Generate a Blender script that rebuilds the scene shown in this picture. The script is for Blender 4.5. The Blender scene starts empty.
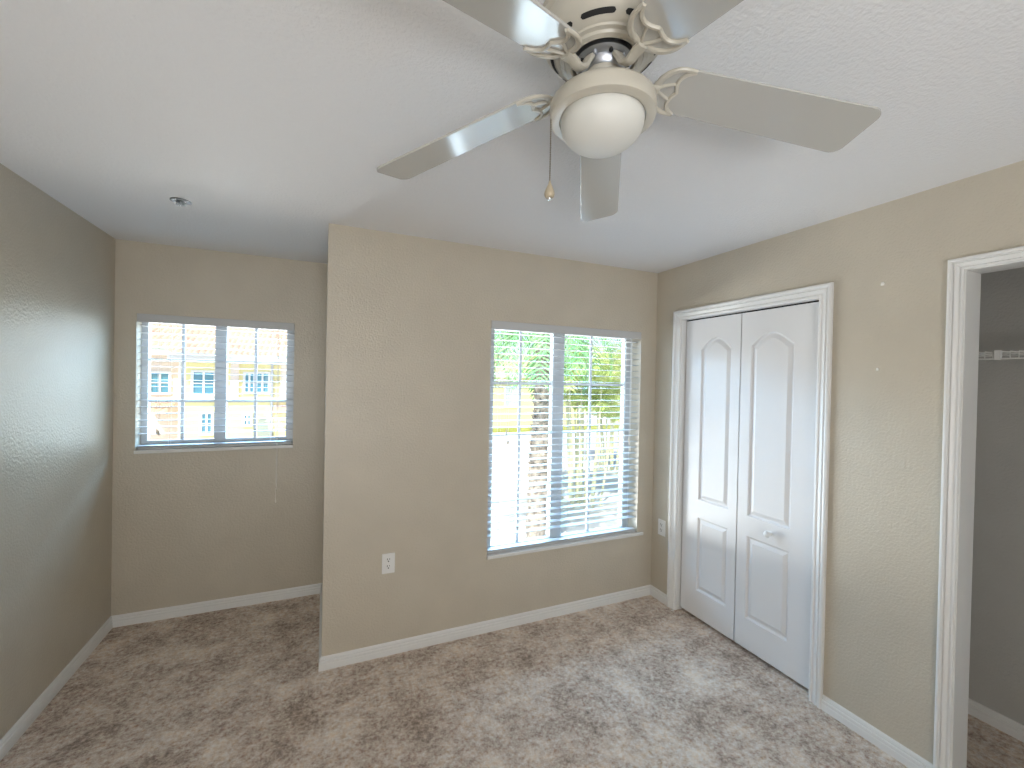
import bpy, bmesh, math, random
from mathutils import Vector, Matrix

random.seed(7)
scene = bpy.context.scene
C = scene.collection
PI = math.pi

# ------------------------------------------------------------------ camera
cam_d = bpy.data.cameras.new('camera')
cam = bpy.data.objects.new('camera', cam_d)
C.objects.link(cam)
YAW, PITCH, ROLL = 0.4131, -0.0087, 0.0202
fw = Vector((math.sin(YAW) * math.cos(PITCH), math.cos(YAW) * math.cos(PITCH), math.sin(PITCH)))
rt = Vector((math.cos(YAW), -math.sin(YAW), 0))
up = rt.cross(fw)
rt, up = (math.cos(ROLL) * rt + math.sin(ROLL) * up, -math.sin(ROLL) * rt + math.cos(ROLL) * up)
m = Matrix((rt, up, -fw)).transposed().to_4x4()
m.translation = (0, 0, 1.607)
cam.matrix_world = m
cam_d.sensor_width = 36.0
cam_d.lens = 428.94 / 1024 * 36.0
cam_d.clip_start = 0.02
cam_d.clip_end = 400
scene.camera = cam

# ------------------------------------------------------------------ colour management
scene.view_settings.view_transform = 'Standard'
scene.view_settings.look = 'None'
scene.view_settings.gamma = 1.0
scene.view_settings.use_curve_mapping = False
scene.view_settings.exposure = 0.14
scene.cycles.max_bounces = 10
scene.cycles.diffuse_bounces = 6
scene.cycles.transparent_max_bounces = 12
scene.cycles.sample_clamp_indirect = 6.0
scene.cycles.caustics_reflective = False
scene.cycles.caustics_refractive = False

# ------------------------------------------------------------------ sky, sun, added fill lamps
world = bpy.data.worlds.new('sky')
scene.world = world
world.use_nodes = True
wn = world.node_tree.nodes
wl = world.node_tree.links
sky = wn.new('ShaderNodeTexSky')
sky.sky_type = 'NISHITA'
sky.sun_disc = False
sky.sun_elevation = math.radians(48)
sky.sun_rotation = math.radians(220)
wl.new(sky.outputs[0], wn['Background'].inputs[0])
wn['Background'].inputs[1].default_value = 0.2

sun_d = bpy.data.lights.new('sun', 'SUN')
sun_d.energy = 6.0
sun_d.angle = math.radians(0.6)
sun_d.color = (1.0, 0.95, 0.86)
sun = bpy.data.objects.new('sun', sun_d)
C.objects.link(sun)
sun.rotation_euler = Vector((0.42, 0.50, -0.76)).to_track_quat('-Z', 'Y').to_euler()


def area(name, loc, target, sx, sy, energy, color, spread=180):
    d = bpy.data.lights.new(name, 'AREA')
    d.shape = 'RECTANGLE'
    d.size, d.size_y, d.energy, d.color = sx, sy, energy, color
    d.spread = math.radians(spread)
    o = bpy.data.objects.new(name, d)
    C.objects.link(o)
    o.location = loc
    o.rotation_euler = (Vector(target) - Vector(loc)).to_track_quat('-Z', 'Y').to_euler()
    return o


# added fill lamps: sky and paving stand-ins outside the windows, unseen hall behind
SKY_FILL = (0.36, 0.66, 1.0)
PAVE_FILL = (1.0, 0.98, 0.95)
HALL_FILL = (0.94, 0.97, 1.0)
area('sky_fill', (2.0, 6.2, 3.5), (1.4, 2.3, 1.0), 5.0, 1.6, 1080, SKY_FILL)  # added lamp standing in for sky outside the large window
area('sky_fill', (-1.2, 7.4, 3.3), (-0.6, 3.2, 1.4), 3.4, 1.5, 400, SKY_FILL)
area('left_wall_fill', (1.5, 7.2, 2.0), (-0.7, 3.3, 1.5), 3.4, 3.0, 200, (0.72, 0.88, 1.0))  # added lamp outside, no real source: throws a glow on the left wall
area('paving_fill', (2.3, 6.6, -2.1), (1.4, 2.4, 1.1), 4.0, 1.6, 800, PAVE_FILL)  # added lamp imitating bounce from paving, kept below the sill line
area('paving_fill', (-1.3, 7.4, -0.5), (-0.6, 3.3, 1.5), 2.8, 1.6, 610, PAVE_FILL)
area('hall_fill', (-0.2, -2.3, 0.7), (-0.1, -1.9, 2.4), 1.6, 1.0, 84, HALL_FILL)  # invented fill from an unseen hall, aimed up at its ceiling
area('hall_fill', (-0.2, -2.9, 1.5), (0.2, 0.0, 1.1), 1.8, 1.4, 22, HALL_FILL)  # second invented fill behind the camera, aimed into the room

# ------------------------------------------------------------------ materials
def mat(name, color, rough=0.6, metal=0.0, spec=0.5, coat=0.0, trans=0.0, sss=0.0):
    mt = bpy.data.materials.new(name)
    mt.use_nodes = True
    b = mt.node_tree.nodes['Principled BSDF']
    b.inputs['Base Color'].default_value = (*color, 1)
    b.inputs['Roughness'].default_value = rough
    b.inputs['Metallic'].default_value = metal
    b.inputs['Specular IOR Level'].default_value = spec
    b.inputs['Coat Weight'].default_value = coat
    b.inputs['Coat Roughness'].default_value = 0.12
    b.inputs['Transmission Weight'].default_value = trans
    if sss:
        b.inputs['Subsurface Weight'].default_value = sss
        b.inputs['Subsurface Radius'].default_value = (0.02, 0.02, 0.02)
    return mt


def coords(nt):
    t = nt.nodes.new('ShaderNodeTexCoord')
    return t.outputs['Object']


def noise(nt, scale, detail=4, rough=0.5, dist=0.0, vec=None):
    n = nt.nodes.new('ShaderNodeTexNoise')
    n.inputs['Scale'].default_value = scale
    n.inputs['Detail'].default_value = detail
    n.inputs['Roughness'].default_value = rough
    n.inputs['Distortion'].default_value = dist
    nt.links.new(vec or coords(nt), n.inputs['Vector'])
    return n.outputs['Fac']


def ramp(nt, fac, stops):
    r = nt.nodes.new('ShaderNodeValToRGB')
    e = r.color_ramp.elements
    e[0].position, e[0].color = stops[0][0], (*stops[0][1], 1)
    e[1].position, e[1].color = stops[-1][0], (*stops[-1][1], 1)
    for p, c in stops[1:-1]:
        x = e.new(p)
        x.color = (*c, 1)
    nt.links.new(fac, r.inputs['Fac'])
    return r.outputs['Color']


def bump(mt, height, strength, dist=0.01):
    nt = mt.node_tree
    b = nt.nodes.new('ShaderNodeBump')
    b.inputs['Strength'].default_value = strength
    b.inputs['Distance'].default_value = dist
    nt.links.new(height, b.inputs['Height'])
    nt.links.new(b.outputs['Normal'], nt.nodes['Principled BSDF'].inputs['Normal'])


def mix(nt, a, b, fac=0.5, mode='MIX'):
    n = nt.nodes.new('ShaderNodeMix')
    n.data_type = 'RGBA'
    n.blend_type = mode
    if isinstance(fac, float):
        n.inputs[0].default_value = fac
    else:
        nt.links.new(fac, n.inputs[0])
    nt.links.new(a, n.inputs[6])
    nt.links.new(b, n.inputs[7])
    return n.outputs[2]


def base(mt, col):
    mt.node_tree.links.new(col, mt.node_tree.nodes['Principled BSDF'].inputs['Base Color'])


def wall_paint(name, c):
    mt = mat(name, c, rough=0.34, spec=0.6)
    nt = mt.node_tree
    v = coords(nt)
    base(mt, ramp(nt, noise(nt, 5, 3, vec=v), [(0.3, [x * 0.97 for x in c]), (0.7, [x * 1.03 for x in c])]))
    bump(mt, noise(nt, 95, 3, 0.5, vec=v), 0.35, 0.008)
    return mt


M_wall = wall_paint('beige_orange_peel_paint', (0.545, 0.495, 0.408))
M_closet = wall_paint('closet_paint', (0.48, 0.475, 0.455))
M_ceil = mat('knockdown_ceiling_paint', (0.80, 0.80, 0.81), rough=0.8, spec=0.2)
_nt = M_ceil.node_tree
_v = coords(_nt)
bump(M_ceil, noise(_nt, 75, 4, 0.6, vec=_v), 0.45, 0.009)
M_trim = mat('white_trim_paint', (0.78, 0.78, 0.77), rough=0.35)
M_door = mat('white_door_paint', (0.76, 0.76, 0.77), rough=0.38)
_nt = M_door.node_tree
bump(M_door, noise(_nt, 60, 3, 0.6, vec=coords(_nt)), 0.06, 0.003)
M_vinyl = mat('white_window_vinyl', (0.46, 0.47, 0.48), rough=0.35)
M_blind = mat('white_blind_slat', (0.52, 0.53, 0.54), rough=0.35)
M_cord = mat('white_cord', (0.84, 0.83, 0.80), rough=0.8)
M_tassel = mat('tassel_wood', (0.78, 0.74, 0.66), rough=0.5)
M_sill = mat('white_marble_sill', (0.74, 0.74, 0.73), rough=0.25)
M_fan = mat('white_fan_enamel', (0.54, 0.51, 0.44), rough=0.3)
M_blade = mat('white_glossy_blade', (0.47, 0.465, 0.44), rough=0.16, spec=0.9, coat=1.0)
M_zinc = mat('bright_zinc', (0.55, 0.58, 0.64), rough=0.38, metal=1.0)
M_dark = mat('dark_slot', (0.015, 0.015, 0.015), rough=0.8)
M_chrome = mat('chrome', (0.75, 0.75, 0.77), rough=0.18, metal=1.0)
M_satin = mat('satin_metal', (0.22, 0.22, 0.22), rough=0.45, metal=1.0)
M_palewin = mat('pale_window_glass', (0.55, 0.60, 0.64), rough=0.15)
M_brass = mat('aged_brass', (0.36, 0.31, 0.25), rough=0.4, metal=1.0)
M_globe = mat('frosted_white_glass', (0.70, 0.70, 0.665), rough=0.55, sss=0.25)
M_fob = mat('tan_wooden_fob', (0.46, 0.39, 0.28), rough=0.4)
M_plastic = mat('white_plastic', (0.80, 0.80, 0.79), rough=0.3)
M_wire = mat('white_coated_wire', (0.78, 0.78, 0.76), rough=0.4)
M_spackle = mat('white_spackle', (0.85, 0.84, 0.80), rough=0.9)

M_carpet = mat('mottled_taupe_carpet', (0.2, 0.17, 0.15), rough=0.95, spec=0.1)
_nt = M_carpet.node_tree
_v = coords(_nt)
_big = noise(_nt, 3.8, 8, 0.76, 0.1, _v)
_mid = noise(_nt, 22, 5, 0.75, 0.1, _v)
_fine = noise(_nt, 44, 5, 0.85, 0, _v)
_c1 = ramp(_nt, _big, [(0.36, (0.425, 0.335, 0.272)), (0.50, (0.67, 0.558, 0.470)), (0.64, (0.91, 0.80, 0.69))])
_c2 = ramp(_nt, _mid, [(0.32, (0.40, 0.40, 0.40)), (0.68, (0.62, 0.62, 0.62))])
_c3 = ramp(_nt, _fine, [(0.36, (0.26, 0.26, 0.26)), (0.64, (0.75, 0.75, 0.75))])
_c = mix(_nt, _c1, _c2, 0.6, 'OVERLAY')
_c = mix(_nt, _c, _c3, 1.0, 'OVERLAY')
base(M_carpet, _c)
bump(M_carpet, noise(_nt, 85, 4, 0.75, vec=_v), 0.9, 0.012)

M_glass = bpy.data.materials.new('clear_window_glass')
M_glass.use_nodes = True
_nt = M_glass.node_tree
_nt.nodes.clear()
_o = _nt.nodes.new('ShaderNodeOutputMaterial')
_t = _nt.nodes.new('ShaderNodeBsdfTransparent')
_t.inputs[0].default_value = (0.95, 0.97, 0.97, 1)
_g = _nt.nodes.new('ShaderNodeBsdfGlossy')
_g.inputs['Roughness'].default_value = 0.02
_f = _nt.nodes.new('ShaderNodeFresnel')
_f.inputs[0].default_value = 1.45
_m = _nt.nodes.new('ShaderNodeMixShader')
_gi = _nt.nodes.new('ShaderNodeNewGeometry')
_mu = _nt.nodes.new('ShaderNodeMath')       # reflect on the outer faces only: no false total reflection inside the pane
_mu.operation = 'MULTIPLY_ADD'
_mu.inputs[1].default_value = -1.0
_mu.inputs[2].default_value = 1.0
_nt.links.new(_gi.outputs['Backfacing'], _mu.inputs[0])
_m2 = _nt.nodes.new('ShaderNodeMath')
_m2.operation = 'MULTIPLY'
_nt.links.new(_f.outputs[0], _m2.inputs[0])
_nt.links.new(_mu.outputs[0], _m2.inputs[1])
_nt.links.new(_m2.outputs[0], _m.inputs[0])
_nt.links.new(_t.outputs[0], _m.inputs[1])
_nt.links.new(_g.outputs[0], _m.inputs[2])
_nt.links.new(_m.outputs[0], _o.inputs[0])

# exterior
M_pave = mat('pale_concrete_paving', (0.72, 0.70, 0.66), rough=0.9)
M_grass = mat('yellow_green_grass', (0.30, 0.36, 0.07), rough=0.9)
_nt = M_grass.node_tree
base(M_grass, ramp(_nt, noise(_nt, 3, 4), [(0.3, (0.26, 0.30, 0.05)), (0.7, (0.48, 0.46, 0.11))]))
M_yellow = mat('yellow_stucco', (0.84, 0.77, 0.42), rough=0.9)
M_cream = mat('cream_stucco', (0.80, 0.70, 0.64), rough=0.9)
M_ext = mat('building_stucco', (0.70, 0.62, 0.42), rough=0.9)
M_white_ext = mat('white_exterior_trim', (0.78, 0.78, 0.78), rough=0.6)
M_bluewin = mat('blue_window_glass', (0.10, 0.30, 0.42), rough=0.08, spec=0.8)
M_soffit = mat('grey_gutter', (0.42, 0.44, 0.50), rough=0.6)
M_archd = mat('grey_green_door', (0.38, 0.42, 0.36), rough=0.7)
M_tile = mat('terracotta_roof_tile', (0.62, 0.42, 0.33), rough=0.8)
_nt = M_tile.node_tree
base(M_tile, ramp(_nt, noise(_nt, 1.6, 5, 0.7), [(0.3, (0.54, 0.34, 0.27)), (0.5, (0.70, 0.50, 0.38)), (0.75, (0.78, 0.66, 0.48))]))
M_bark = mat('palm_bark', (0.36, 0.31, 0.26), rough=0.95)
_nt = M_bark.node_tree
_v = coords(_nt)
base(M_bark, ramp(_nt, noise(_nt, 9, 5, 0.7, 0.4, _v), [(0.35, (0.13, 0.11, 0.10)), (0.5, (0.42, 0.36, 0.30)), (0.7, (0.60, 0.53, 0.45))]))
bump(M_bark, noise(_nt, 9, 5, 0.7, 0.4, _v), 1.0, 0.06)


def leaf_mat(name, a, b):
    mt = mat(name, a, rough=0.5)
    nt = mt.node_tree
    base(mt, ramp(nt, noise(nt, 4, 3), [(0.35, a), (0.65, b)]))
    mt.node_tree.nodes['Principled BSDF'].inputs['Subsurface Weight'].default_value = 0.0
    return mt


M_palm = leaf_mat('deep_green_palm_leaf', (0.16, 0.42, 0.18), (0.34, 0.56, 0.24))
M_areca = leaf_mat('yellow_green_palm_leaf', (0.42, 0.56, 0.16), (0.66, 0.70, 0.30))
M_stem = mat('pale_palm_stem', (0.60, 0.60, 0.40), rough=0.7)

# ------------------------------------------------------------------ mesh helpers
def bx(bm, lo, hi):
    vs = [bm.verts.new((x, y, z)) for z in (lo[2], hi[2]) for y in (lo[1], hi[1]) for x in (lo[0], hi[0])]
    for f in ((0, 2, 3, 1), (4, 5, 7, 6), (0, 1, 5, 4), (2, 6, 7, 3), (0, 4, 6, 2), (1, 3, 7, 5)):
        bm.faces.new([vs[i] for i in f])


def frame_for(t, ref=None):
    t = t.normalized()
    r = ref or (Vector((0, 0, 1)) if abs(t.z) < 0.95 else Vector((1, 0, 0)))
    s = r.cross(t).normalized()
    return s, t.cross(s).normalized()


def tube(bm, pts, rad, n=8, flat=1.0, ref=None, cap=True, profile=None):
    """sweep an ellipse (or a profile list of (a, b)) along pts; rad may be a list"""
    pts = [Vector(p) for p in pts]
    rings = []
    for i, p in enumerate(pts):
        t = (pts[min(i + 1, len(pts) - 1)] - pts[max(i - 1, 0)])
        s, u = frame_for(t, ref)
        r = rad[i] if isinstance(rad, (list, tuple)) else rad
        if profile:
            ring = [bm.verts.new(p + s * a * r + u * b * r) for a, b in profile]
        else:
            ring = [bm.verts.new(p + s * math.cos(2 * PI * k / n) * r + u * math.sin(2 * PI * k / n) * r * flat) for k in range(n)]
        rings.append(ring)
    k = len(rings[0])
    for a, b in zip(rings, rings[1:]):
        for i in range(k):
            bm.faces.new((a[i], a[(i + 1) % k], b[(i + 1) % k], b[i]))
    if cap:
        bm.faces.new(list(reversed(rings[0])))
        bm.faces.new(rings[-1])


def lathe(bm, prof, center=(0, 0, 0), n=48, axis='Z'):
    """revolve (r, z) pairs"""
    c = Vector(center)

    def pt(r, z, a):
        x, y = r * math.cos(a), r * math.sin(a)
        v = {'Z': (x, y, z), 'X': (z, x, y), 'Y': (x, z, y)}[axis]
        return c + Vector(v)
    rings = []
    for r, z in prof:
        if r < 1e-6:
            rings.append([bm.verts.new(pt(0, z, 0))])
        else:
            rings.append([bm.verts.new(pt(r, z, 2 * PI * k / n)) for k in range(n)])
    for a, b in zip(rings, rings[1:]):
        for i in range(n):
            j = (i + 1) % n
            if len(a) == 1 and len(b) == 1:
                continue
            if len(a) == 1:
                bm.faces.new((a[0], b[j], b[i]))
            elif len(b) == 1:
                bm.faces.new((a[i], a[j], b[0]))
            else:
                bm.faces.new((a[i], a[j], b[j], b[i]))


def obj(name, bm, material, parent=None, smooth=False, bevel=0.0):
    bmesh.ops.recalc_face_normals(bm, faces=bm.faces)
    me = bpy.data.meshes.new(name)
    bm.to_mesh(me)
    bm.free()
    me.materials.append(material)
    if smooth:
        for p in me.polygons:
            p.use_smooth = True
    o = bpy.data.objects.new(name, me)
    C.objects.link(o)
    if parent:
        o.parent = parent
    if bevel:
        b = o.modifiers.new('bevel', 'BEVEL')
        b.width = bevel
        b.segments = 2
        b.limit_method = 'ANGLE'
    if smooth == 'auto':
        me.set_sharp_from_angle(angle=math.radians(38))
    return o


def tag(o, label=None, cat=None, group=None, kind=None):
    if label:
        o['label'] = label
    if cat:
        o['category'] = cat
    if group:
        o['group'] = group
    if kind:
        o['kind'] = kind
    return o


def empty(name, loc=(0, 0, 0), rz=0.0):
    o = bpy.data.objects.new(name, None)
    o.empty_display_size = 0.1
    C.objects.link(o)
    o.location = loc
    o.rotation_euler = (0, 0, rz)
    return o


def struct(name, bm, material, parent=None, **k):
    o = obj(name, bm, material, parent, **k)
    if not parent:
        o['kind'] = 'structure'
    return o


def copy_tree(o, parent=None):
    c = o.copy()
    C.objects.link(c)
    c.parent = parent
    for ch in list(o.children):
        copy_tree(ch, c)
    return c


NB = bmesh.new

# ------------------------------------------------------------------ room dimensions (metres)
H = 2.44
D = 2.548        # wall with the large window
D2 = 3.467       # back of the alcove
L = -1.208       # left wall
R = 2.305        # right wall with the closet doors
B = 0.010        # corner of the jog
YB = -1.25       # wall behind the camera
W1 = (-1.099, -0.200, 1.094, 1.986)    # small window x0 x1 z0 z1
W2 = (0.966, 2.162, 0.472, 1.985)      # large window
CL = (1.377, 2.300, 2.060)             # bifold opening y0 y1 top
EN = (0.080, 0.837, 2.078)             # open closet doorway y0 y1 top
T = 0.14
RT = 0.115

# floor and ceiling
bm = NB(); bx(bm, (L - 0.3, -4.0, -0.15), (3.3, D2 + 0.2, 0.0))
struct('floor', bm, M_carpet)
bm = NB(); bx(bm, (L - 0.3, -4.0, H), (3.3, D2 + 0.45, H + 0.25))
struct('ceiling', bm, M_ceil)


def wall_y(bm, y0, y1, x0, x1, hole=None):
    """wall slab facing -y, with an optional rectangular hole x0 x1 z0 z1"""
    if not hole:
        bx(bm, (x0, y0, 0), (x1, y1, H))
        return
    a, b, c, d = hole
    bx(bm, (x0, y0, 0), (a, y1, H))
    bx(bm, (b, y0, 0), (x1, y1, H))
    if c > 0:
        bx(bm, (a, y0, 0), (b, y1, c))
    bx(bm, (a, y0, d), (b, y1, H))


bm = NB(); bx(bm, (L - T, -4.0, 0), (L, D2 + T, H)); struct('wall_left', bm, M_wall)
bm = NB(); wall_y(bm, D2, D2 + T, L, B + T, W1); struct('wall_alcove', bm, M_wall)
bm = NB(); bx(bm, (B, D, 0), (B + T, D2, H)); struct('wall_jog', bm, M_wall)
bm = NB(); wall_y(bm, D, D + T, B + T, R + RT, W2); struct('wall_window', bm, M_wall)
bm = NB()
bx(bm, (R, CL[1], 0), (R + RT, D, H))
bx(bm, (R, CL[0], CL[2]), (R + RT, CL[1], H))
bx(bm, (R, EN[1], 0), (R + RT, CL[0], H))
bx(bm, (R, EN[0], EN[2]), (R + RT, EN[1], H))
bx(bm, (R, YB, 0), (R + RT, EN[0], H))
struct('wall_right', bm, M_wall)
bm = NB(); wall_y(bm, YB - 0.12, YB, L, R + RT, (-1.0, 1.0, 0, 2.2)); struct('wall_rear', bm, M_wall)
bm = NB()
bx(bm, (L, -3.3, 0), (R + RT, -3.18, H))
bx(bm, (R, -3.2, 0), (R + RT, YB - 0.12, H))
struct('wall_hall', bm, M_wall)
# closets behind the right wall
bm = NB()
bx(bm, (2.964, -0.55, 0), (3.08, D + T, H))
bx(bm, (R + RT, 1.16, 0), (2.964, 1.26, H))
bx(bm, (R + RT, -0.55, 0), (2.964, -0.45, H))
bx(bm, (R + RT, D, 0), (2.964, D + T, H))
struct('wall_closet', bm, M_closet)

# ------------------------------------------------------------------ baseboards and casings
BASE = [(0, 0), (0.014, 0), (0.014, 0.030), (0.0118, 0.033), (0.0118, 0.036), (0.014, 0.039), (0.013, 0.047), (0.0085, 0.050), (0.0085, 0.054), (0.0105, 0.057), (0.0085, 0.066), (0.004, 0.071), (0, 0.071)]


def molding(bm, prof, a, b, out, m0=0, m1=0):
    """extrude prof (out, z) from a to b on the floor; m0/m1 mitre +1 outer corner, -1 inner corner"""
    a, b, out = Vector(a), Vector(b), Vector(out)
    d = (b - a).normalized()
    ra = [bm.verts.new(a + out * o + Vector((0, 0, z)) - d * o * m0) for o, z in prof]
    rb = [bm.verts.new(b + out * o + Vector((0, 0, z)) + d * o * m1) for o, z in prof]
    n = len(prof)
    for i in range(n):
        j = (i + 1) % n
        bm.faces.new((ra[i], ra[j], rb[j], rb[i]))
    bm.faces.new(ra[::-1])
    bm.faces.new(rb)


def baseboard(name, a, b, out, m0=0, m1=0, material=None):
    bm = NB()
    molding(bm, BASE, a, b, out, m0, m1)
    struct(name, bm, material or M_trim)


baseboard('baseboard_left', (L, YB, 0), (L, D2, 0), (1, 0, 0), -1, -1)
baseboard('baseboard_alcove', (L, D2, 0), (B, D2, 0), (0, -1, 0), -1, -1)
baseboard('baseboard_jog', (B, D2, 0), (B, D, 0), (-1, 0, 0), -1, 1)
baseboard('baseboard_window', (B, D, 0), (R, D, 0), (0, -1, 0), 1, -1)
baseboard('baseboard_corner', (R, D, 0), (R, CL[1] + 0.066, 0), (-1, 0, 0), -1, 0)
baseboard('baseboard_right', (R, CL[0] - 0.064, 0), (R, EN[1] + 0.048, 0), (-1, 0, 0), 0, 0)
baseboard('baseboard_closet', (2.964, 1.16, 0), (2.964, -0.45, 0), (-1, 0, 0), 0, 0)

# colonial casing profile: (across from the opening edge, out from the wall)
CAS = [(0, 0), (0, 0.008), (0.003, 0.011), (0.010, 0.0120), (0.013, 0.0070), (0.017, 0.0070), (0.024, 0.0095), (0.034, 0.0150),
       (0.037, 0.0105), (0.041, 0.0105), (0.045, 0.0185), (0.051, 0.0205), (0.058, 0.0195), (0.062, 0.015), (0.062, 0)]


def casing(name, y0, y1, ztop, w):
    """three-sided door casing on the right wall, mitred at the top corners"""
    s = w / 0.062
    path = [(y1, 0), (y1, ztop), (y0, ztop), (y0, 0)]
    dirs = [(1, 0), (1, 1), (-1, 1), (-1, 0)]     # where 'across' goes at each path point (y, z)
    bm = NB()
    rings = []
    for (y, z), (dy, dz) in zip(path, dirs):
        rings.append([bm.verts.new((R - o, y + dy * a * s, z + dz * a * s)) for a, o in CAS])
    n = len(CAS)
    for ra, rb in zip(rings, rings[1:]):
        for i in range(n):
            j = (i + 1) % n
            bm.faces.new((ra[i], ra[j], rb[j], rb[i]))
    bm.faces.new(rings[0]); bm.faces.new(rings[-1][::-1])
    return struct(name, bm, M_trim)


casing('trim_1', CL[0], CL[1], CL[2], 0.064)
casing('trim_2', EN[0], EN[1], EN[2], 0.048)


def jamb(name, y0, y1, zt, stop=None):
    bm = NB()
    t = 0.018
    a, b = R - 0.001, R + RT + 0.002
    bx(bm, (a, y1 - 0.004, 0), (b, y1 + t, zt + t))
    bx(bm, (a, y0 - t, 0), (b, y0 + 0.004, zt + t))
    bx(bm, (a, y0 + 0.004, zt - 0.004), (b, y1 - 0.004, zt + t))
    struct(name, bm, M_trim)


jamb('trim_3', CL[0], CL[1], CL[2])
jamb('trim_4', EN[0], EN[1], EN[2])

# ------------------------------------------------------------------ bifold closet doors
def offset_poly(P, d):
    """inward offset of a counter-clockwise polygon"""
    n = len(P)
    out = []
    for i in range(n):
        a, b, c = Vector(P[i - 1]), Vector(P[i]), Vector(P[(i + 1) % n])
        e1, e2 = (b - a).normalized(), (c - b).normalized()
        n1, n2 = Vector((-e1.y, e1.x)), Vector((-e2.y, e2.x))
        nn = (n1 + n2)
        nn = nn / max(nn.dot(n1), 0.3) if nn.length > 1e-6 else n1
        out.append((b.x + nn.x * d, b.y + nn.y * d))
    return out


def arch_poly(u0, u1, z0, zs, za):
    """panel outline with the ogee 'eyebrow' top"""
    P = [(u0, z0), (u1, z0), (u1, zs)]
    n = 20
    for k in range(1, n):
        t = k / n
        x = u1 + (u0 - u1) * t
        c = abs(t - 0.5) * 2
        h = (1 - c * c) ** 1.35
        P.append((x, zs + (za - zs) * h))
    P.append((u0, zs))
    return P


def bifold_leaf(y_hi, y_lo, x, zb, zt, panels, parent):
    """front face at x facing -x; u runs from y_hi towards y_lo"""
    w = y_hi - y_lo
    bm = NB()

    def V(u, z, d):
        return bm.verts.new((x + d, y_hi - u, z))
    outer = [(0.002, zb), (w - 0.002, zb), (w - 0.002, zt), (0.002, zt)]
    loops = [outer] + panels
    edges = []
    first = []
    for P in loops:
        vs = [V(u, z, 0) for u, z in P]
        first.append(vs)
        for i in range(len(vs)):
            edges.append(bm.edges.new((vs[i], vs[(i + 1) % len(vs)])))
    bmesh.ops.triangle_fill(bm, use_beauty=True, use_dissolve=False, edges=edges)
    # moulded recess and raised field
    for P, vs in zip(panels, first[1:]):
        prev = vs
        for off, dep in ((0.003, 0.006), (0.009, 0.0105), (0.015, 0.0105), (0.034, 0.0025), (0.037, 0.0016)):
            Q = offset_poly(P, off)
            cur = [V(u, z, dep) for u, z in Q]
            for i in range(len(cur)):
                j = (i + 1) % len(cur)
                bm.faces.new((prev[i], prev[j], cur[j], cur[i]))
            prev = cur
        bm.faces.new(prev)
    # edges and back
    th = 0.034
    back = [V(u, z, th) for u, z in outer]
    f = first[0]
    for i in range(4):
        j = (i + 1) % 4
        bm.faces.new((f[j], f[i], back[i], back[j]))
    bm.faces.new(back[::-1])
    return obj('door_leaf', bm, M_door, parent)


door = empty('door_1', (0, 0, 0))
tag(door, 'white two-leaf bifold closet door with arched raised panels', 'closet door', kind='structure')
YM = 1.852
XD = R + 0.037
lf = bifold_leaf(CL[1] - 0.012, YM + 0.002, XD, 0.024, CL[2] - 0.014,
                 [arch_poly(0.136, 0.372, 0.822, 1.842, 1.915), [(0.136, 0.205), (0.372, 0.205), (0.372, 0.700), (0.136, 0.700)]], door)
rf = bifold_leaf(YM - 0.002, CL[0] + 0.006, XD, 0.024, CL[2] - 0.014,
                 [arch_poly(0.068, 0.326, 0.822, 1.842, 1.915), [(0.068, 0.205), (0.326, 0.205), (0.326, 0.700), (0.068, 0.700)]], door)
bm = NB()
lathe(bm, [(0, -0.042), (0.010, -0.0415), (0.0165, -0.038), (0.019, -0.031), (0.0165, -0.024), (0.009, -0.019), (0.0075, -0.008), (0.010, -0.003), (0.011, 0.0)],
      (XD, 1.632, 0.764), 24, 'X')
kn = obj('knob', bm, M_plastic, rf, smooth=True)
bm = NB(); bx(bm, (XD + 0.008, CL[0], CL[2] - 0.010), (XD + 0.030, CL[1], CL[2] - 0.004)); obj('track', bm, M_dark, door)

# ------------------------------------------------------------------ windows
def window(name, w, yw, fy, cols, mull, rows, label, sill_over, il, ir):
    """w: opening, yw: wall face, fy: frame plane, cols: muntin centres, mull: centre stile, rows: bar heights"""
    x0, x1, z0, z1 = w
    win = empty(name)
    tag(win, label, 'window', kind='structure')
    y0, y1 = fy, fy + 0.045
    fb, ft = rows[-1], 1.942
    bm = NB()
    bx(bm, (x0 - 0.01, y0, z0 - 0.01), (il, y1, z1 + 0.01))
    bx(bm, (ir, y0, z0 - 0.01), (x1 + 0.01, y1, z1 + 0.01))
    bx(bm, (il, y0, ft), (ir, y1, z1 + 0.01))
    bx(bm, (il, y0, z0 - 0.01), (ir, y1, fb))
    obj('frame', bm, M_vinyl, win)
    bm = NB(); bx(bm, (mull[0], y0 - 0.004, fb), (mull[1], y1, ft)); obj('mullion', bm, M_vinyl, win)
    for a, b, c in ((il, mull[0], cols[0]), (mull[1], ir, cols[1])):
        bm = NB()
        t = 0.009
        bx(bm, (c - t, y0 + 0.018, fb), (c + t, y0 + 0.030, ft))
        for z in rows[:-1]:
            bx(bm, (a, y0 + 0.017, z - t), (c - t, y0 + 0.031, z + t))
            bx(bm, (c + t, y0 + 0.017, z - t), (b, y0 + 0.031, z + t))
        obj('muntin_grid', bm, M_vinyl, win)
        bm = NB(); bx(bm, (a - 0.002, y0 + 0.034, fb - 0.002), (b + 0.002, y0 + 0.038, ft + 0.002)); obj('glass_pane', bm, M_glass, win)
    bm = NB(); bx(bm, (x0 - sill_over[0], yw - sill_over[2], z0 - 0.006), (x1 + sill_over[1], yw, z0 + 0.016))
    bx(bm, (x0 + 0.0005, yw, z0 + 0.0005), (x1 - 0.0005, fy, z0 + 0.016))
    bmesh.ops.remove_doubles(bm, verts=bm.verts, dist=0.0001)
    obj('sill', bm, M_sill, win, bevel=0.003)
    return win


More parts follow.
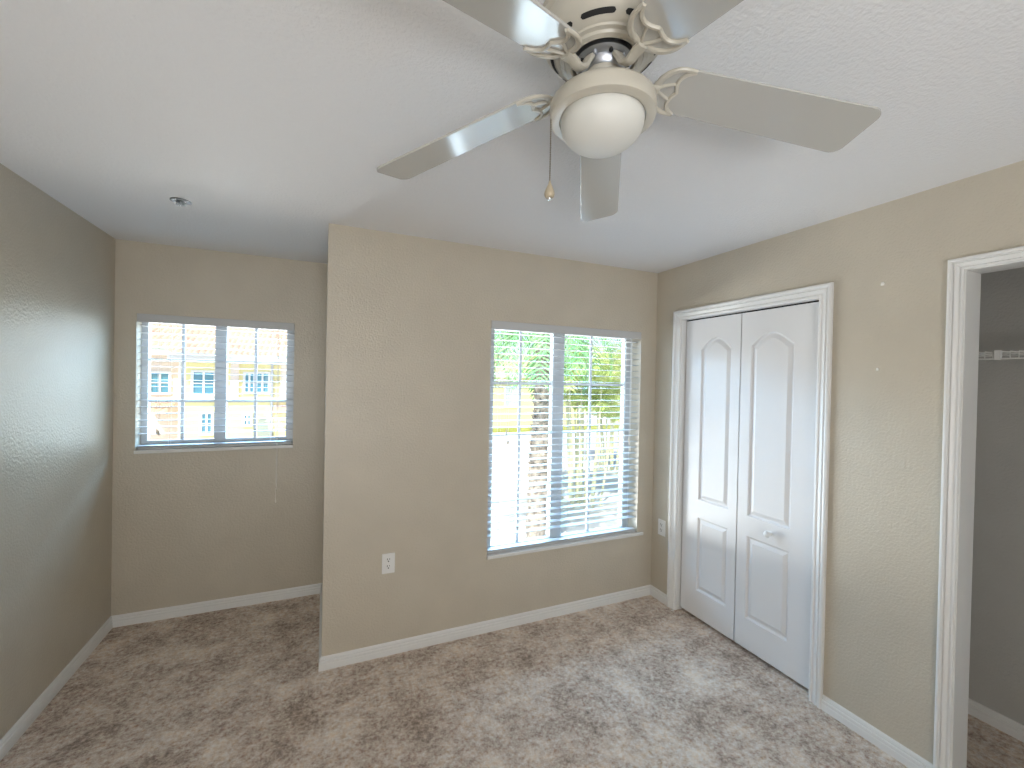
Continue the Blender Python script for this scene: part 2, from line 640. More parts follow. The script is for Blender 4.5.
window('window_1', W1, D2, D2 + 0.09, (-0.880, -0.452), (-0.694, -0.626), (1.695, 1.420, 1.158),
       'small white slider window in the alcove, three rows of panes', (0.004, 0.002, 0.012), -1.064, -0.254)
window('window_2', W2, D, D + 0.105, (1.232, 1.806), (1.474, 1.564), (1.587, 1.241, 0.884, 0.500),
       'large white window beside the corner, four rows of panes', (0.002, 0.050, 0.016), 1.030, 2.100)


# ------------------------------------------------------------------ horizontal blinds
def blind(w, yw, label, ladders, tilt, lift, tilt_z, lift_z, n_stack):
    x0, x1, z0, z1 = w
    root = empty('window_blind', ((x0 + x1) / 2, yw + 0.035, z1))
    tag(root, label, 'window blind', 'white horizontal blinds in the windows')
    ox, oy, oz = root.location
    a, b = x0 + 0.005 - ox, x1 - 0.005 - ox
    # local: x along, y in (0 = slat centre), z down from the head
    bm = NB(); bx(bm, (a, -0.026, -0.045), (b, 0.026, -0.002)); obj('headrail', bm, M_blind, root)
    bm = NB(); bx(bm, (a - 0.003, -0.038, -0.053), (b + 0.003, -0.031, -0.001))
    obj('valance', bm, M_blind, root, bevel=0.002)
    zb = z0 + 0.018 - oz
    br = zb + 0.018
    top = -0.075
    pitch = 0.0437
    n_hang = int((top - (br + 0.012)) / pitch)
    bm = NB()

    def slat(z):
        k = 6
        up_, lo_ = [], []
        for i in range(k + 1):
            y = -0.0245 + 0.049 * i / k
            zz = z + 0.0018 * (1 - (y / 0.0245) ** 2)
            up_.append((y, zz + 0.0013)); lo_.append((y, zz - 0.0013))
        ring = up_ + lo_[::-1]
        ra = [bm.verts.new((a + 0.002, y, zz)) for y, zz in ring]
        rb = [bm.verts.new((b - 0.002, y, zz)) for y, zz in ring]
        n = len(ring)
        for i in range(n):
            j = (i + 1) % n
            bm.faces.new((ra[i], ra[j], rb[j], rb[i]))
        bm.faces.new(ra); bm.faces.new(rb[::-1])
    for i in range(n_hang):
        slat(top - i * pitch)
    for i in range(n_stack):
        slat(br + 0.004 + i * 0.0042)
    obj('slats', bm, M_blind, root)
    bm = NB(); bx(bm, (a + 0.002, -0.025, zb), (b - 0.002, 0.025, br - 0.001))
    obj('bottom_rail', bm, M_blind, root, bevel=0.003)
    for x in ladders:
        bm = NB()
        for y in (-0.0265, 0.0265):
            tube(bm, [(x - ox, y, -0.045), (x - ox, y, br)], 0.0009, 5)
        for i in range(n_hang):
            z = top - i * pitch - 0.0016
            tube(bm, [(x - ox, -0.0265, z), (x - ox, 0.0265, z)], 0.0006, 4)
        obj('ladder_cord', bm, M_cord, root)

    def cord(x, zend, y=-0.044):
        bm = NB()
        tube(bm, [(x - ox, -0.028, -0.052), (x - ox, y + 0.002, -0.062), (x - ox, y, -0.10), (x - ox + 0.002, y, (zend - oz) * 0.5), (x - ox, y, zend - oz)], 0.0011, 6)
        o = obj('pull_cord', bm, M_cord, root)
        bm = NB()
        lathe(bm, [(0, 0.004), (0.0025, 0.003), (0.0035, -0.004), (0.0055, -0.018), (0.0062, -0.026), (0.004, -0.030), (0, -0.030)],
              (x - ox, y, zend - oz), 12)
        obj('tassel', bm, M_tassel, o, smooth=True)
    for x, z in zip(tilt, tilt_z):
        cord(x, z)
    for x, z in zip(lift, lift_z):
        cord(x, z)
    return root


blind(W1, D2, 'small white blind in the alcove window, cord hanging past the sill', (-0.930, -0.345), (-0.985, -0.975), (-0.301, -0.297, -0.305),
      (1.245, 1.235), (0.840, 0.820, 0.730), 1)
blind(W2, D, 'large white blind in the window beside the room corner', (1.045, 1.560, 2.075), (1.080, 1.092), (2.060, 2.066, 2.072),
      (1.285, 1.225), (1.205, 1.180, 1.130), 1)

# ------------------------------------------------------------------ ceiling fan
FX, FY = 0.584, 0.841
fan = empty('ceiling_fan', (FX, FY, H))
tag(fan, 'white five-blade ceiling fan with frosted bowl light', 'ceiling fan')


def fz(z):
    return z - H


bm = NB()
prof = [(0.0, -0.0005), (0.152, -0.0005), (0.156, -0.006), (0.154, -0.016), (0.146, -0.022), (0.145, -0.034), (0.139, -0.048),
        (0.128, -0.062), (0.110, -0.076), (0.102, -0.079), (0.100, -0.083), (0.091, -0.085), (0.088, -0.090), (0.078, -0.093), (0.074, -0.090), (0.072, -0.066), (0.0, -0.066)]
lathe(bm, prof, n=64)
obj('motor_housing', bm, M_fan, fan, smooth='auto')
# vent slots follow the cone of the housing
for k in range(8):
    a0 = math.radians(-131.0) + 2 * PI * (k - 0.395) / 8
    bm = NB()
    n = 24
    span = 2 * PI / 8 * 0.79
    ring_in, ring_out = [], []
    for i in range(n + 1):
        t = i / n
        a = a0 + span * t
        e = math.sqrt(max(0.0, 1 - (2 * t - 1) ** 14)) * 0.5
        for s, lst in ((-e, ring_in), (e, ring_out)):
            r = 0.1190 + s * 0.0085
            z = -0.0690 + s * 0.0066
            d = 0.0012
            lst.append(bm.verts.new(((r + d * 0.7) * math.cos(a), (r + d * 0.7) * math.sin(a), z - d * 0.7)))
    for i in range(n):
        bm.faces.new((ring_in[i], ring_in[i + 1], ring_out[i + 1], ring_out[i]))
    bmesh.ops.remove_doubles(bm, verts=bm.verts, dist=0.00005)
    obj('vent_slot', bm, M_dark, fan)
bm = NB()
lathe(bm, [(0, -0.067), (0.056, -0.067), (0.064, -0.072), (0.066, -0.094), (0.058, -0.100), (0.050, -0.102), (0.048, -0.112), (0.042, -0.118), (0.0, -0.118)], n=48)
mo = obj('motor', bm, M_zinc, fan, smooth='auto')
for k in range(10):
    a = 2 * PI * k / 10
    bm = NB(); lathe(bm, [(0.0045, -0.098), (0.0045, -0.104), (0.003, -0.1055), (0, -0.1055)], (0.056 * math.cos(a), 0.056 * math.sin(a), 0), 10)
    obj('screw', bm, M_dark if k % 2 else M_zinc, mo, smooth=True)
bm = NB()
lathe(bm, [(0, -0.112), (0.036, -0.112), (0.040, -0.115), (0.042, -0.136), (0.046, -0.146), (0.053, -0.152), (0.060, -0.158), (0.062, -0.164), (0.0, -0.164)], n=48)
obj('switch_housing', bm, M_fan, fan, smooth='auto')
bm = NB()
lathe(bm, [(0.0, -0.158), (0.055, -0.159), (0.080, -0.164), (0.101, -0.172), (0.114, -0.182), (0.1200, -0.189), (0.1215, -0.194), (0.1215, -0.218), (0.1203, -0.222),
           (0.116, -0.2238), (0.099, -0.2245), (0.098, -0.220), (0.0, -0.210)], n=64)
obj('light_fitter', bm, M_fan, fan, smooth='auto')
bm = NB()
gp = [(0.094, -0.214), (0.0955, -0.224), (0.0955, -0.231)]
for i in range(1, 15):
    t = i / 14 * PI / 2
    gp.append((0.0955 * math.cos(t) ** 0.9 if i < 14 else 0.0, -0.231 - 0.063 * math.sin(t)))
lathe(bm, gp, n=64)
obj('glass_bowl', bm, M_globe, fan, smooth=True)['label'] = 'frosted white glass bowl shade'

# pull chain
bm = NB()
cx, cy = -0.1015, 0.0450
tube(bm, [(cx * 0.94, cy * 0.94, -0.214), (cx * 1.06, cy * 1.06, -0.214)], 0.003, 8)
z = -0.214
px, py = cx * 1.07, cy * 1.07
while z > -0.372:
    bmesh.ops.create_icosphere(bm, subdivisions=1, radius=0.0021, matrix=Matrix.Translation((px, py, z)))
    z -= 0.0041
tube(bm, [(px, py, -0.214), (px, py, -0.372)], 0.0007, 4)
chain = obj('pull_chain', bm, M_brass, fan)
bm = NB()
lathe(bm, [(0, -0.366), (0.002, -0.367), (0.0035, -0.373), (0.0075, -0.382), (0.0112, -0.391), (0.0122, -0.397), (0.0108, -0.403), (0.007, -0.4065), (0.0, -0.4065)], (px, py, 0), 20)
fob = obj('chain_fob', bm, M_fob, chain, smooth=True)
bm = NB()
lathe(bm, [(0.0058, -0.4060), (0.0062, -0.409), (0.0035, -0.4105), (0, -0.4105)], (px, py, 0), 12)
obj('fob_tip', bm, M_chrome, fob, smooth=True)

# blades: local frame of one blade, x outwards along the (drooping) blade, y across, z up
TILT, PH = -0.214, 0.969
RB, RTIP = 0.133, 0.682


def blade_mesh():
    out = []
    w0, w1 = 0.0590, 0.071
    n = 14
    for i in range(n + 1):                       # rounded root
        t = -PI / 2 - PI * i / n
        out.append((RB + 0.045 + 0.045 * math.cos(t), w0 * math.sin(t)))
    # out runs from (.., -w0) round the root to (.., +w0)
    tip = []
    rc = 0.022
    for cyy, a0, a1 in ((w1 - rc, PI / 2, 0), (-(w1 - rc), 0, -PI / 2)):
        for i in range(7):
            t = a0 + (a1 - a0) * i / 6
            y = cyy + rc * math.sin(t)
            tip.append((RTIP - rc - 0.010 * (y / w1) ** 2 + rc * math.cos(t), y))
    P = out + tip
    bm = NB()
    th = 0.0032
    lo = [bm.verts.new((x, y, -th)) for x, y in P]
    hi = [bm.verts.new((x, y, th)) for x, y in P]
    bm.faces.new(lo); bm.faces.new(hi[::-1])
    for i in range(len(P)):
        j = (i + 1) % len(P)
        bm.faces.new((lo[i], hi[i], hi[j], lo[j]))
    return bm


def sweep_bar(bm, pts, w, h, z0):
    """flat cast bar following 2-D points just under the blade, rounded top"""
    prof = [(-0.5, 0.5), (-0.5, -0.1), (-0.28, -0.5), (0.28, -0.5), (0.5, -0.1), (0.5, 0.5)]
    n = len(pts)
    rings = []
    for i in range(n):
        a, b = Vector(pts[max(i - 1, 0)][:2]), Vector(pts[min(i + 1, n - 1)][:2])
        t = (b - a).normalized()
        s = Vector((-t.y, t.x))
        f = i / (n - 1)
        ww = w(f) if callable(w) else w
        rings.append([bm.verts.new((pts[i][0] + s.x * p * ww, pts[i][1] + s.y * p * ww, z0 + q * h)) for p, q in prof])
    for ra, rb in zip(rings, rings[1:]):
        for i in range(6):
            j = (i + 1) % 6
            bm.faces.new((ra[i], ra[j], rb[j], rb[i]))
    bm.faces.new(rings[0]); bm.faces.new(rings[-1][::-1])


def spline(P, n=8):
    out = []
    for i in range(len(P) - 1):
        p0, p1, p2, p3 = [Vector(P[min(max(k, 0), len(P) - 1)]) for k in (i - 1, i, i + 1, i + 2)]
        for k in range(n):
            t = k / n
            out.append(tuple(0.5 * ((2 * p1) + (p2 - p0) * t + (2 * p0 - 5 * p1 + 4 * p2 - p3) * t * t + (3 * p1 - p0 - 3 * p2 + p3) * t ** 3)))
    out.append(tuple(P[-1]))
    return out


def bracket_mesh():
    bm = NB()
    zz, h = -0.0055, 0.0060
    for s in (1, -1):
        horn = spline([(RB - 0.004, 0.0), (RB + 0.002, 0.026 * s), (RB + 0.016, 0.046 * s), (RB + 0.038, 0.0575 * s), (RB + 0.068, 0.0585 * s)], 7)
        sweep_bar(bm, horn, lambda f: 0.017 - 0.009 * f, h, zz)
        inner = spline([(RB + 0.068, 0.0580 * s), (RB + 0.050, 0.047 * s), (RB + 0.041, 0.031 * s), (RB + 0.043, 0.015 * s), (RB + 0.050, 0.0)], 6)
        sweep_bar(bm, inner, 0.0085, h, zz - 0.0004)
        drop = spline([(RB - 0.002, 0.0), (RB + 0.014, 0.010 * s), (RB + 0.028, 0.017 * s), (RB + 0.042, 0.021 * s)], 6)
        sweep_bar(bm, drop, 0.0055, h, zz - 0.0002)
    return bm


def arm_mesh():
    bm = NB()
    pts = spline([(0.050, 0, 0.018), (0.060, 0, 0.006), (0.074, 0, -0.011), (0.094, 0, -0.018), (0.114, 0, -0.012), (RB + 0.004, 0, -0.008)], 6)
    n = len(pts)
    w = [0.027 - 0.005 * math.sin(PI * i / (n - 1)) for i in range(n)]
    prof = [(-0.5, 0.16), (-0.34, 0.24), (0.34, 0.24), (0.5, 0.16), (0.5, -0.12), (0.30, -0.26), (-0.30, -0.26), (-0.5, -0.12)]
    tube(bm, pts, w, ref=Vector((0, 1, 0)).cross(Vector((1, 0, 0))) * -1, profile=prof)
    return bm


for k, sag in enumerate((0.003, 0.018, 0.0, 0.0, -0.008)):
    a = PH + k * 2 * PI / 5
    DROOP = 0.118 + sag
    d = Vector((math.cos(a) * math.cos(DROOP), math.sin(a) * math.cos(DROOP), -math.sin(DROOP)))
    n0 = Vector((-math.sin(a), math.cos(a), 0))
    u0 = d.cross(n0)
    n1 = n0 * math.cos(TILT) + u0 * math.sin(TILT)
    u1 = d.cross(n1)
    M4 = Matrix((d, n1, u1)).transposed().to_4x4()
    M4.translation = (0, 0, fz(2.323))
    bl = obj('blade', blade_mesh(), M_blade, fan, bevel=0.0015)
    bl.matrix_local = M4
    brk = obj('blade_bracket', bracket_mesh(), M_fan, bl, smooth='auto')
    arm = obj('blade_arm', arm_mesh(), M_fan, bl, smooth='auto')
    # the arm itself is not pitched with the blade
    A4 = Matrix((d, n0, u0)).transposed().to_4x4()
    A4.translation = (0, 0, fz(2.323))
    arm.matrix_local = M4.inverted() @ A4

# ------------------------------------------------------------------ fire sprinkler in the alcove ceiling
sp = empty('ceiling_sprinkler', (-0.646, 2.553, H))
tag(sp, 'small round chrome fire sprinkler in the ceiling before the alcove', 'sprinkler')
bm = NB()
lathe(bm, [(0.020, -0.001), (0.022, -0.003), (0.039, -0.005), (0.043, -0.003), (0.043, 0.0), (0.020, 0.0)], n=32)
obj('escutcheon', bm, M_satin, sp, smooth='auto')
bm = NB()
lathe(bm, [(0.0, -0.0005), (0.017, -0.0005), (0.017, -0.002), (0.009, -0.004), (0.007, -0.008), (0.0, -0.008)], n=20)
for s in (-1, 1):
    tube(bm, [(0.008 * s, 0, -0.006), (0.013 * s, 0, -0.010), (0.009 * s, 0, -0.014), (0.0, 0, -0.016)], 0.0022, 6)
obj('sprinkler_head', bm, M_satin, sp)
bm = NB()
lathe(bm, [(0.0, -0.015), (0.006, -0.015), (0.007, -0.018)], n=16)
for k in range(12):
    a0 = 2 * PI * k / 12
    q = [bm.verts.new((r * math.cos(a0 + da), r * math.sin(a0 + da), zz)) for r, da, zz in
         ((0.005, -0.2, -0.0175), (0.021, -0.13, -0.0185), (0.021, 0.13, -0.0185), (0.005, 0.2, -0.0175))]
    q2 = [bm.verts.new(v.co + Vector((0, 0, -0.001))) for v in q]
    bm.faces.new(q); bm.faces.new(q2[::-1])
    for i in range(4):
        bm.faces.new((q[i], q2[i], q2[(i + 1) % 4], q[(i + 1) % 4]))
obj('deflector', bm, M_satin, sp)


# ------------------------------------------------------------------ wall outlets (local: plate in xz, facing -y)
def outlet(loc, rz, label):
    o = empty('wall_outlet', loc, rz)
    tag(o, label, 'wall outlet', 'white duplex outlets on the walls')
    bm = NB(); bx(bm, (-0.036, -0.006, -0.058), (0.036, 0.0, 0.058))
    obj('cover_plate', bm, M_plastic, o, bevel=0.0025)
    for s in (1, -1):
        bm = NB()
        zc = 0.0195 * s
        P = []
        for i in range(28):
            t = 2 * PI * i / 28
            P.append((max(-0.0150, min(0.0150, 0.0172 * math.cos(t))), zc + 0.0148 * math.sin(t)))
        f = [bm.verts.new((x, -0.0078, z)) for x, z in P]
        b_ = [bm.verts.new((x, -0.0055, z)) for x, z in P]
        bm.faces.new(f); bm.faces.new(b_[::-1])
        for i in range(28):
            j = (i + 1) % 28
            bm.faces.new((f[i], f[j], b_[j], b_[i]))
        rc = obj('receptacle', bm, M_plastic, o)
        bm = NB(); bx(bm, (-0.0082, -0.0084, zc + 0.0010), (-0.0050, -0.0070, zc + 0.0115)); obj('slot', bm, M_dark, rc)
        bm = NB(); bx(bm, (0.0052, -0.0084, zc + 0.0025), (0.0078, -0.0070, zc + 0.0105)); obj('slot', bm, M_dark, rc)
        bm = NB(); lathe(bm, [(0.0, -0.0084), (0.0036, -0.0084), (0.0036, -0.0070), (0.0, -0.0070)], (0, 0, zc - 0.0060), 12, 'Y'); obj('ground_hole', bm, M_dark, rc)
    bm = NB(); lathe(bm, [(0, -0.0074), (0.002, -0.0072), (0.003, -0.0062), (0.003, -0.005), (0, -0.005)], (0, 0, 0), 12, 'Y')
    obj('screw', bm, M_plastic, o, smooth=True)
    return o


outlet((0.357, D, 0.533), 0, 'white duplex outlet low on the beige wall left of the large window')
outlet((R, 2.442, 0.541), PI / 2, 'white outlet on the right wall between corner and closet casing').rotation_euler = (0, 0, -PI / 2)

# ------------------------------------------------------------------ patched nail holes on the right wall
def patch(y, z, r, label):
    bm = NB()
    n = 14
    rr = [r * random.uniform(0.75, 1.2) for _ in range(n)]
    o_ = [bm.verts.new((R, y + rr[i] * math.cos(2 * PI * i / n), z + 1.2 * rr[i] * math.sin(2 * PI * i / n))) for i in range(n)]
    i_ = [bm.verts.new((R - 0.0022, y + 0.6 * rr[i] * math.cos(2 * PI * i / n), z + 0.75 * rr[i] * math.sin(2 * PI * i / n))) for i in range(n)]
    bm.faces.new(i_); bm.faces.new(o_[::-1])
    for i in range(n):
        j = (i + 1) % n
        bm.faces.new((o_[i], o_[j], i_[j], i_[i]))
    tag(obj('wall_patch', bm, M_spackle, smooth=True), label, 'wall patch', 'spackled spots on the right wall')


patch(1.110, 2.076, 0.0085, 'upper dab of white spackle high on the right wall')
patch(1.122, 1.690, 0.006, 'smaller dab of spackle below the high one on the right wall')

# ------------------------------------------------------------------ wire shelf in the open closet
sh = empty('wire_shelf', (2.964, 0.35, 1.775))
tag(sh, 'white wire shelf across the dark open closet', 'shelf')
ya, yb = 0.80, -0.79
bm = NB()
k = int((ya - yb) / 0.0254)
for i in range(k + 1):
    y = ya - i * 0.0254
    tube(bm, [(-0.004, y, 0.0), (-0.300, y, 0.0), (-0.303, y, -0.003), (-0.303, y, -0.033)], 0.0016, 5)
obj('deck_wires', bm, M_wire, sh)
for x, z in ((-0.004, -0.003), (-0.15, -0.004), (-0.300, -0.004)):
    bm = NB(); tube(bm, [(x, ya, z), (x, yb, z)], 0.0028, 8); obj('rail', bm, M_wire, sh)
bm = NB(); tube(bm, [(-0.3055, ya, -0.033), (-0.3055, yb, -0.033)], 0.0030, 8); obj('rail', bm, M_wire, sh)
for y in (0.505, -0.30):
    bm = NB(); bx(bm, (-0.311, y - 0.010, -0.038), (-0.304, y + 0.010, 0.004)); hk = obj('lip_clip', bm, M_wire, sh, bevel=0.001)

# ------------------------------------------------------------------ outside
G = -2.9
bm = NB(); bx(bm, (-60, 2.4, G - 0.2), (90, 140, G)); struct('ground', bm, M_pave)
bm = NB(); bx(bm, (-40, 33.5, G), (80, 37.5, G + 0.12)); tag(obj('lawn', bm, M_grass), 'strip of sunlit grass before the yellow house', 'lawn', kind='stuff')
# lower storey of this house
bm = NB(); bx(bm, (L - T, -4.0, G), (B + T, D2 + T, -0.15)); bx(bm, (B + T, -4.0, G), (3.3, D + T, -0.15)); struct('wall_exterior', bm, M_ext)


def tile_roof(bm, x0, x1, y0, z0, y1, z1, pitch=0.24):
    """barrel-tiled slope rising from (y0, z0) to (y1, z1)"""
    n = int((x1 - x0) / pitch)
    rows = 10
    sec = 6
    top = []
    for r in range(rows):
        for q in (0, 1):
            f = (r + q * 0.98) / rows
            y, z = y0 + (y1 - y0) * f, z0 + (z1 - z0) * f + (0.05 if q == 0 else 0.0)
            row = []
            for i in range(n * sec + 1):
                x = x0 + i * pitch / sec
                row.append(bm.verts.new((x, y, z + 0.055 * abs(math.sin(PI * i / sec)))))
            top.append(row)
    for ra, rb in zip(top, top[1:]):
        for i in range(len(ra) - 1):
            bm.faces.new((ra[i], ra[i + 1], rb[i + 1], rb[i]))


def ext_window(parent, x0, x1, z0, z1, y, mid=True, glass=None):
    bm = NB()
    t = 0.10
    bx(bm, (x0 - t, y - 0.08, z0 - t), (x1 + t, y - 0.001, z0)); bx(bm, (x0 - t, y - 0.08, z1), (x1 + t, y - 0.001, z1 + t))
    bx(bm, (x0 - t, y - 0.08, z0), (x0, y - 0.001, z1)); bx(bm, (x1, y - 0.08, z0), (x1 + t, y - 0.001, z1))
    if mid:
        c = (x0 + x1) / 2
        bx(bm, (c - 0.04, y - 0.07, z0), (c + 0.04, y - 0.001, z1))
        zc = (z0 + z1) / 2
        bx(bm, (x0, y - 0.06, zc - 0.025), (c - 0.04, y - 0.001, zc + 0.025))
        bx(bm, (c + 0.04, y - 0.06, zc - 0.025), (x1, y - 0.001, zc + 0.025))
    f = obj('window', bm, M_white_ext, parent)
    bm = NB(); bx(bm, (x0, y - 0.03, z0), (x1, y - 0.002, z1)); obj('pane', bm, glass or M_bluewin, f)


YA = 24.0
apt = empty('apartment_building', (-4.5, YA, G))
tag(apt, 'yellow two-storey building with red tiled roof outside the alcove window', 'building')


def ap(name, bmx, material):
    o = obj(name, bmx, material, apt)
    o.matrix_parent_inverse = Matrix.Translation(apt.location).inverted()
    return o


bm = NB(); bx(bm, (-6.05, YA, G), (4.0, YA + 8, 2.25)); ap('yellow_wall', bm, M_yellow)
bm = NB(); bx(bm, (-15.0, YA + 1.2, G), (-6.05, YA + 8, 2.45)); ap('cream_wall', bm, M_cream)
bm = NB(); bx(bm, (-4.05, YA - 0.12, 0.45), (-3.72, YA, 2.25)); ap('cream_panel', bm, M_cream)
bm = NB(); bx(bm, (-1.95, YA - 0.12, 0.45), (-0.6, YA, 2.25)); ap('cream_panel', bm, M_cream)
bm = NB(); bx(bm, (-15, YA - 0.15, 0.35), (4.0, YA + 0.02, 0.52)); ap('white_band', bm, M_white_ext)
bm = NB(); bx(bm, (-6.3, YA - 0.75, 2.25), (4.4, YA - 0.62, 2.46)); bx(bm, (-6.3, YA - 0.62, 2.25), (4.4, YA, 2.29)); ap('fascia', bm, M_white_ext)
bm = NB(); bx(bm, (-15.2, YA + 0.5, 2.45), (-6.1, YA + 0.62, 2.68)); bx(bm, (-15.2, YA + 0.62, 2.45), (-6.1, YA + 1.2, 2.49)); ap('fascia', bm, M_white_ext)
bm = NB(); bx(bm, (-6.3, YA - 0.85, 2.42), (-3.9, YA - 0.75, 2.52)); ap('gutter', bm, M_soffit)
bm = NB(); tile_roof(bm, -6.35, 4.4, YA - 0.85, 2.47, YA + 5, 5.3); ap('tiled_roof', bm, M_tile)
bm = NB(); tile_roof(bm, -15.3, -6.3, YA + 0.42, 2.70, YA + 6, 5.4); ap('tiled_roof', bm, M_tile)
bm = NB(); tile_roof(bm, -7.6, -6.2, YA - 0.6, -0.22, YA + 1.2, 0.30); ap('porch_roof', bm, M_tile)
bm = NB(); tile_roof(bm, -2.25, 0.4, YA - 0.7, -0.28, YA, 0.10); ap('porch_roof', bm, M_tile)
tmp = empty('tmp'); 
for x0, x1, z0, z1, y in ((-5.50, -4.72, 0.66, 1.68, YA), (-3.45, -3.12, 0.80, 1.66, YA), (-2.98, -2.50, 0.80, 1.68, YA),
                          (-5.15, -4.80, -1.15, -0.25, YA), (-3.46, -3.24, -0.78, -0.34, YA), (-7.40, -6.75, 0.70, 1.62, YA + 1.2), (0.2, 1.0, 0.66, 1.68, YA)):
    ext_window(tmp, x0, x1, z0, z1, y)
for w in list(tmp.children):
    w.parent = apt
    w.matrix_parent_inverse = Matrix.Translation(apt.location).inverted()
bpy.data.objects.remove(tmp)
bm = NB()
P = [(-2.92, G), (-2.26, G), (-2.26, -0.75)] + [(-2.59 + 0.33 * math.cos(PI * i / 12), -0.75 + 0.36 * math.sin(PI * i / 12)) for i in range(1, 12)] + [(-2.92, -0.75)]
fa = [bm.verts.new((x, YA - 0.06, z)) for x, z in P]; fb_ = [bm.verts.new((x, YA - 0.002, z)) for x, z in P]
bm.faces.new(fa)
for i in range(len(P)):
    j = (i + 1) % len(P); bm.faces.new((fa[i], fa[j], fb_[j], fb_[i]))
ap('arched_door', bm, M_archd)
bm = NB(); tube(bm, [(-2.33, YA - 0.10, 2.3), (-2.33, YA - 0.10, G)], 0.055, 8); ap('downspout', bm, M_soffit)
bm = NB(); tube(bm, [(-6.0, YA - 0.08, 2.3), (-6.0, YA - 0.08, G)], 0.05, 8); ap('downspout', bm, M_white_ext)

# house across the road, seen through the large window
YH = 37.8
hs = empty('house', (17, YH, G))
tag(hs, 'distant yellow house with tan tiled roof outside the large window', 'house')


def hp(name, bmx, material):
    o = obj(name, bmx, material, hs)
    o.matrix_parent_inverse = Matrix.Translation(hs.location).inverted()
    return o


bm = NB(); bx(bm, (8, YH, G), (24, YH + 9, 1.9)); hp('wall', bm, M_yellow)
bm = NB(); bx(bm, (7.6, YH - 0.7, 1.85), (24.4, YH - 0.55, 2.25)); bx(bm, (7.6, YH - 0.55, 1.85), (24.4, YH, 1.92)); hp('fascia', bm, M_white_ext)
bm = NB(); tile_roof(bm, 7.6, 24.4, YH - 0.75, 2.3, YH + 4, 4.4, 0.3); hp('roof', bm, M_tile)
for x in (11.2, 15.9, 20.5):
    n0_ = len(hs.children)
    ext_window(hs, x, x + 1.5, -0.9, 0.9, YH, glass=M_palewin)
for c_ in hs.children:
    c_.matrix_parent_inverse = Matrix.Translation(hs.location).inverted()


def frond(bm, base_, yaw, elev, length, droop, leaf, n=26, width=0.035):
    """arched midrib with paired drooping leaflets"""
    pts = []
    p = Vector(base_)
    e = elev
    step = length / n
    for i in range(n + 1):
        pts.append(p.copy())
        p = p + Vector((math.cos(yaw) * math.cos(e), math.sin(yaw) * math.cos(e), math.sin(e))) * step
        e -= droop / n * (0.4 + 1.2 * i / n)
    tube(bm, pts, [0.02 * (1 - 0.85 * i / n) + 0.003 for i in range(n + 1)], 5)
    side = Vector((-math.sin(yaw), math.cos(yaw), 0))
    for i in range(3, n):
        f = i / n
        ln = leaf * (0.45 + 0.55 * math.sin(PI * min(1, f * 1.05))) * random.uniform(0.85, 1.1)
        t = (pts[i + 1] - pts[i]).normalized()
        for s in (-1, 1):
            d = (side * s * 0.80 + t * 0.55 + Vector((0, 0, random.uniform(-0.35, 0.15)))).normalized()
            a = pts[i]
            b = a + d * ln * 0.55
            c_ = a + d * ln + Vector((0, 0, -0.28 * ln))
            wv = t * width
            v = [bm.verts.new(q) for q in (a - wv * 0.3, a + wv * 0.3, b + wv * 0.5, c_, b - wv * 0.5)]
            bm.faces.new((v[0], v[1], v[2], v[4]))
            bm.faces.new((v[4], v[2], v[3]))


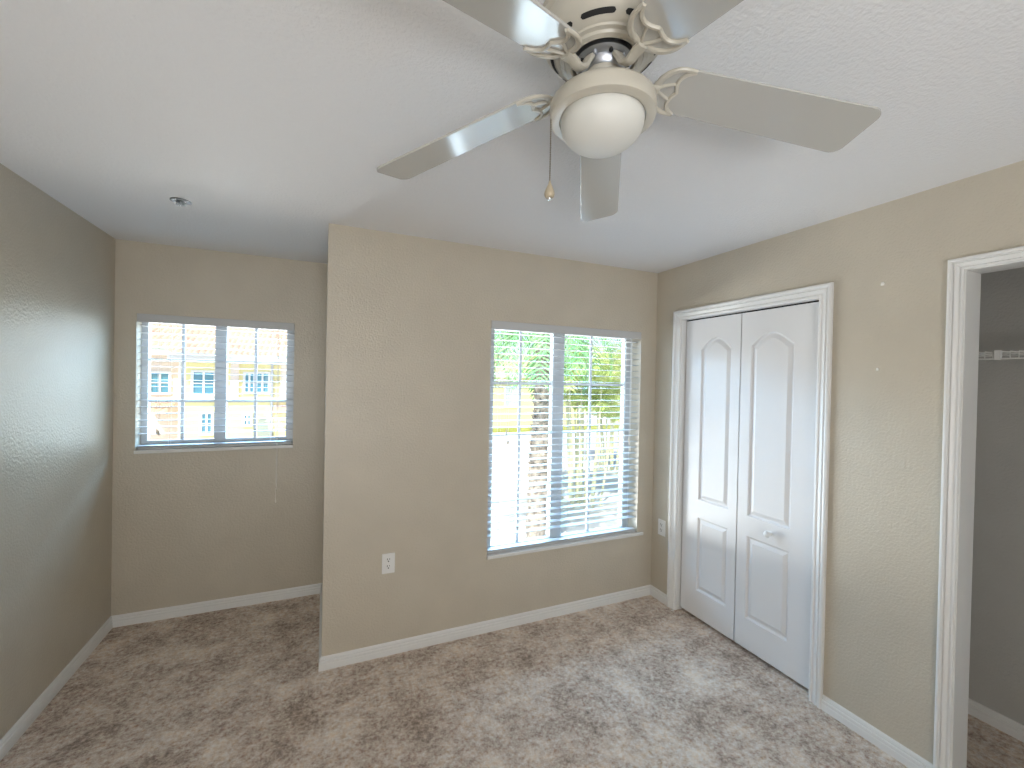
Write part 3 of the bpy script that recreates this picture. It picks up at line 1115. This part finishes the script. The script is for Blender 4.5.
# palm with a rough trunk
TX, TY = 4.72, 9.2
pt_ = empty('palm_tree', (TX, TY, G))
tag(pt_, 'palm with rough grey trunk and hanging green fronds outside the large window', 'palm tree')
bm = NB()
tp = [(0.02, 0, 0), (0, 0, 0.4), (0.03, 0, 1.6), (0.06, 0, 2.6), (0.10, 0, 3.4), (0.13, 0, 4.2), (0.12, 0, 5.2), (0.10, 0, 6.2)]
tp = spline(tp, 6)
tube(bm, tp, [0.26 + 0.03 * math.sin(i * 2.1) - 0.11 * (i / len(tp)) for i in range(len(tp))], 18)
for i in range(120):        # old leaf boots clasp the upper trunk
    z = random.uniform(2.0, 5.2); a = random.uniform(0, 2 * PI); r = 0.255 - 0.02 * z
    x0_ = 0.03 + 0.02 * z
    q = Vector((x0_ + r * math.cos(a), r * math.sin(a), z))
    o_ = Vector((math.cos(a), math.sin(a), 0)); s_ = Vector((-math.sin(a), math.cos(a), 0))
    vs = [bm.verts.new(v) for v in (q - s_ * 0.07 - o_ * 0.03, q + s_ * 0.07 - o_ * 0.03, q + s_ * 0.04 + o_ * 0.07 + Vector((0, 0, 0.20)), q - s_ * 0.04 + o_ * 0.07 + Vector((0, 0, 0.20)), q + Vector((0, 0, 0.20)) - o_ * 0.02)]
    bm.faces.new((vs[0], vs[1], vs[2], vs[3])); bm.faces.new((vs[3], vs[2], vs[4])); bm.faces.new((vs[0], vs[3], vs[4])); bm.faces.new((vs[1], vs[4], vs[2]))
obj('trunk', bm, M_bark, pt_)
for i in range(26):
    bm = NB()
    frond(bm, (0.10, 0, 6.15), 2 * PI * i / 26 * 1.618 * 3, random.uniform(-0.5, 0.55), random.uniform(2.1, 2.9), random.uniform(1.5, 2.2), 0.62, 26, 0.05)
    obj('frond', bm, M_palm, pt_)

# clumps of yellow-green feather palms
def clump(loc, n, h, label, seed):
    random.seed(seed)
    r_ = empty('feather_palm', loc)
    tag(r_, label, 'palm')
    bs = NB()
    fr = []
    for i in range(n):
        a = random.uniform(0, 2 * PI); rr = random.uniform(0.05, 0.8)
        b_ = Vector((rr * math.cos(a), rr * math.sin(a), 0))
        hh = h * random.uniform(0.45, 1.0)
        t_ = b_ * 1.6 + Vector((0, 0, hh))
        tube(bs, [b_, (b_ + t_) / 2 + Vector((0.03, 0, 0)), t_], [0.05, 0.042, 0.03], 7)
        for k in range(7):
            fr.append((t_, 2 * PI * k / 7 + random.uniform(0, 1), random.uniform(0.35, 1.25), random.uniform(1.4, 2.1)))
    obj('stems', bs, M_stem, r_)
    for t_, y_, e_, l_ in fr:
        bm = NB(); frond(bm, t_, y_, e_, l_, random.uniform(1.0, 1.9), 0.58, 20, 0.055)
        obj('frond', bm, M_areca, r_)
    random.seed(seed + 100)


clump((8.8, 13.4, G), 14, 5.2, 'nearer yellow-green feather palm clump behind the right panes of the large window', 3)
clump((13.6, 18.0, G), 14, 5.6, 'farther yellow-green feather palm clump near the right edge of the large window', 5)
